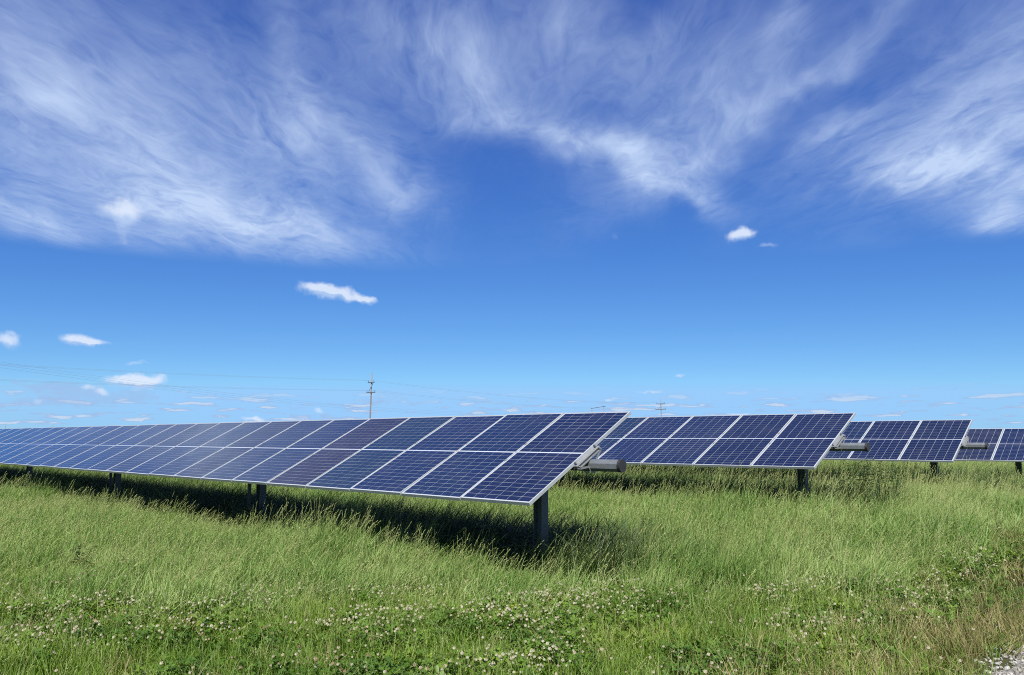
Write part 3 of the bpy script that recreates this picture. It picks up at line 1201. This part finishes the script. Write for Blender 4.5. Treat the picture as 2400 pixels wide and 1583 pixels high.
CLOVER_PATCH = [(-3.0, 7.3, 1.7, 1.1), (-0.5, 6.15, 2.2, 0.9), (0.6, 7.3, 1.8, 0.7), (3.8, 7.9, 1.3, 1.0), (3.6, 6.6, 0.8, 0.5), (5.2, 8.9, 0.9, 0.6), (-1.8, 6.9, 1.6, 0.8), (1.6, 6.3, 1.2, 0.6), (-3.2, 6.1, 1.2, 0.5), (-0.3, 5.7, 1.9, 0.7), (-1.6, 5.9, 1.2, 0.7), (2.6, 7.2, 1.2, 0.6)]


def clover_factor(p):
    f = np.zeros(len(p))
    for (x, y, rx, ry) in CLOVER_PATCH:
        f = np.maximum(f, np.exp(-((p[:, 0] - x) / rx) ** 2 - ((p[:, 1] - y) / ry) ** 2))
    f = f * np.clip(2.4 * (wavy(p, 3.2, 9) - 0.22), 0.05, 1.4)
    return f * smooth01(along(p), 1.5, 2.2)


def keep(p, prob, rng):
    return rng.uniform(0, 1, len(p)) < prob


def nearby(density_near):
    return density_near


# --- tall grass: dense near, wider spaced and larger far away
T_SRC = [tall_clump(i) for i in range(7)]
pts, scl = [], []
for (y0, y1, dens, k) in ((4.6, 9.5, 46, 1.0), (9.5, 16, 34, 1.12), (16, 26, 20, 1.3), (26, 46, 9, 1.7)):
    p = field_points(dens, y0, y1, RNG)
    tf = tall_factor(p)
    u = np.maximum.reduce([under_row(p, C1), under_row(p, C2), under_row(p, C3), under_row(p, C4)])
    p_keep = keep(p, np.clip(tf * 1.1, 0, 1) * (1 - 0.6 * u) * smooth01(along(p), ROAD_EDGE + .3, ROAD_EDGE + 1.2), RNG)  # pale tufts thinned under the rows so the shadow reads dark
    size = (0.58 + 0.42 * tf) * (0.70 + 0.60 * wavy(p, 1.5, 21)) * (0.84 + 0.32 * wavy(p, 5.5, 23)) * (1 + 0.12 * u) * (1 + 0.12 * smooth01(p @ np.array([ACR.x, ACR.y]), 8.0, 11.4))
    wide = np.full(len(p), k)
    pts.append(p[p_keep])
    scl.append(np.stack([wide * RNG.uniform(.85, 1.15, len(p)), wide * RNG.uniform(.85, 1.15, len(p)), size * RNG.uniform(.82, 1.14, len(p))], -1)[p_keep])
scatter('tall_grass', np.concatenate(pts), np.concatenate(scl), T_SRC, 'tall pale green meadow grass bending in the wind', 'grass', seed=1)

# --- rank, leafy grass under the rows, its colour darkened to deepen the shadow
S_SRC = [tall_clump(20 + i, n=64, r=0.2, hmin=0.26, hmax=0.90, seeds=0, spread=1.7, bend=0.85, mat=M_WEED_SHADE) for i in range(5)]
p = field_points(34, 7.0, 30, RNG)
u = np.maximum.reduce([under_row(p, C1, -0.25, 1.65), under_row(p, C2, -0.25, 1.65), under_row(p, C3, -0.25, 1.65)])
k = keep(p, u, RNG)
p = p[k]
scatter('shade_toned_grass', p, RNG.uniform(0.75, 1.12, len(p)), S_SRC, 'rank grass beneath the panel rows, shade painted into its dark colour', 'grass', rz=0.8, seed=2)

# --- short grass in the foreground
G_SRC = [short_clump(i) for i in range(6)]
p = field_points(75, 4.4, 10.5, RNG, 1.0)
k = keep(p, np.clip(1.15 - tall_factor(p), 0.25, 1) * (0.30 + 0.70 * smooth01(along(p), ROAD_EDGE + .15, ROAD_EDGE + 0.8)) * (1 - 0.35 * np.clip(clover_factor(p), 0, 1)) * (along(p) > ROAD_EDGE - .1), RNG)
p = p[k]
size = (0.75 + 0.55 * wavy(p, 2.4, 31)) * (0.55 + 0.45 * smooth01(along(p), ROAD_EDGE, ROAD_EDGE + 1.4))
scatter('short_grass', p, np.stack([np.ones(len(p)), np.ones(len(p)), size], -1), G_SRC, 'short green grass in the foreground', 'grass', rz=3.14, tilt=0.15, seed=3)

# --- dry straw along the track
D_SRC = [short_clump(40 + i, n=46, r=0.13, mat=M_DRY, hmin=0.08, hmax=0.30, seeds=3) for i in range(5)]
p = field_points(60, 4.4, 12, RNG, 1.2)
s = along(p)
k = keep(p, smooth01(s, ROAD_EDGE - .25, ROAD_EDGE + .35) * (1 - 0.94 * smooth01(s, ROAD_EDGE + .35, ROAD_EDGE + 1.5)) * (1 - 0.55 * smooth01(p[:, 1], 6.4, 8.2)), RNG)
p = p[k]
scatter('dry_grass', p, RNG.uniform(0.6, 1.15, len(p)), D_SRC, 'dry tan straw along the edge of the gravel track', 'grass', rz=3.14, tilt=0.22, seed=4)

# --- clover
L_SRC = [clover_clump(i) for i in range(5)]
p = field_points(70, 4.6, 10.2, RNG, 0.8)
p = p[keep(p, np.clip(clover_factor(p) * 1.2, 0, 1), RNG)]
scatter('clover', p, RNG.uniform(0.75, 1.2, len(p)), L_SRC, 'dark green clover leaves in patches of the foreground', 'clover', rz=3.14, tilt=0.08, seed=5)
F_SRC = [flower_head(i) for i in range(4)]
p = field_points(260, 4.6, 10.6, RNG, 0.8)
p = p[keep(p, np.clip(clover_factor(p) ** 1.4 * np.clip(wavy(p, 7.0, 77) * 1.6 - .3, 0, 1) * 1.9 * (1 - 0.45 * smooth01(p[:, 0], 1.5, 3.0)), 0.02, 1), RNG)]
scatter('clover_flowers', p, RNG.uniform(.55, 1.0, len(p)), F_SRC, 'white clover flower heads dotted over the foreground', 'flowers', rz=3.14, tilt=0.2, seed=6)

# --- tall dry stalks standing out singly
K_SRC = []
for i in range(4):
    rng = np.random.default_rng(700 + i)
    n = 2
    v2, f2, tp, dr = blade_set(disc(n, .05, rng), rng.uniform(.5, .72, n), rng.uniform(-1.2, 1.4, n), np.abs(rng.normal(.45, .25, n)), np.full(n, 0.0034), rng, tip=0.7)
    v3, f3 = seed_heads(tp, dr, 0.16, 0.008, rng)
    K_SRC.append(source('seed_stalk', [(v2, f2, M_SEED), (v3, f3, M_SEED)]))
p = field_points(2.6, 5.0, 12.5, RNG, 0.5)
p = p[along(p) > ROAD_EDGE + .4]
scatter('seed_stalks', p, RNG.uniform(0.7, 1.1, len(p)), K_SRC, 'long pale seed stalks sticking out of the grass', 'grass', rz=0.6, tilt=0.2, seed=7)

# --- loose stones on the track
R_SRC = [stone_src(i) for i in range(5)]
p = field_points(700, 4.3, 8.5, RNG, 0.6)
s = along(p)
p = p[(s < ROAD_EDGE + .25) & (s > -1.5) & keep(p, 1.0 - 0.85 * smooth01(s, ROAD_EDGE - .1, ROAD_EDGE + .25), RNG)]
scatter('gravel', p, RNG.uniform(0.35, 1.25, len(p)) ** 1.5, R_SRC, 'loose pale crushed stone on the track', 'gravel', rz=3.14, tilt=0.6, seed=8, z=0.008)


# --- single broad-leaved weeds
def weed(x, y, h, n, label, seed):
    rng = np.random.default_rng(seed)
    root = empty('weed_plant', (x, y, float(ground_height(x * ACR.x + y * ACR.y))), rng.uniform(0, 6.28), label=label, category='weed', group='broad-leaved weeds in the grass')
    for s in range(n):
        a = rng.uniform(0, 6.28)
        hh = h * rng.uniform(.7, 1.05)
        lx, ly = math.cos(a) * hh * .25, math.sin(a) * hh * .25
        bm = bmesh.new()
        pts_ = [(lx * t * t, ly * t * t, hh * t) for t in (0, .35, .7, 1)]
        tube(bm, pts_, 0.005, 0.002, n=5)
        link('stem', mesh_of('weed_stem', bm, True), M_WEED_SHADE, root)
        V, F = [], []
        m = int(16 * hh / 0.6) + 6
        for k in range(m):
            t = 0.12 + 0.88 * k / m
            c = np.array([lx * t * t, ly * t * t, hh * t])
            b = k * 2.4 + rng.uniform(-.4, .4)
            L = (0.13 * (1 - t) + 0.05) * rng.uniform(.8, 1.3)
            w = L * .15
            d = np.array([math.cos(b), math.sin(b), rng.uniform(-.05, .55)])
            sd = np.array([-math.sin(b), math.cos(b), rng.uniform(-.3, .3)])
            i0 = len(V)
            for (u_, v_, dz) in ((0, 0, 0), (.35, .8, 0.02), (.7, .6, 0), (1.0, 0, -.10), (.7, -.6, 0), (.35, -.8, .02), (.5, 0, -.015)):
                V.append(c + d * L * u_ + sd * w * v_ + np.array([0, 0, dz * L * 2]))
            F += [(i0, i0 + 1, i0 + 6), (i0 + 1, i0 + 2, i0 + 6), (i0 + 2, i0 + 3, i0 + 6), (i0 + 3, i0 + 4, i0 + 6), (i0 + 4, i0 + 5, i0 + 6), (i0 + 5, i0, i0 + 6)]
        link('leaves', raw_mesh('weed_leaves', V, F), M_WEED_SHADE, root)


for i, (x, y, h, n, lab) in enumerate((
        (3.05, 13.0, 0.72, 5, 'leafy weed standing in the grass in front of the second row, left of its post'),
        (1.35, 8.35, 0.40, 4, 'dark leafy weed in the clover right of the nearest row post'),
        (5.45, 12.75, 0.92, 8, 'tall dark weed just right of the second row end post'),
        (5.85, 13.1, 1.15, 8, 'tallest dark weed below the second row end tube'),
        (6.35, 13.4, 1.0, 8, 'dark weed in front of the third row, right of the second row end'),
        (6.85, 13.9, 0.9, 7, 'rightmost dark weed of the clump beside the second row end'),
        (-4.9, 9.0, 0.50, 4, 'dark leafy weed in the tall grass near the left edge'),
        (3.3, 7.75, 0.30, 4, 'low dark weed among clover in the right foreground'))):
    weed(x, y, h, n, lab, 900 + i)
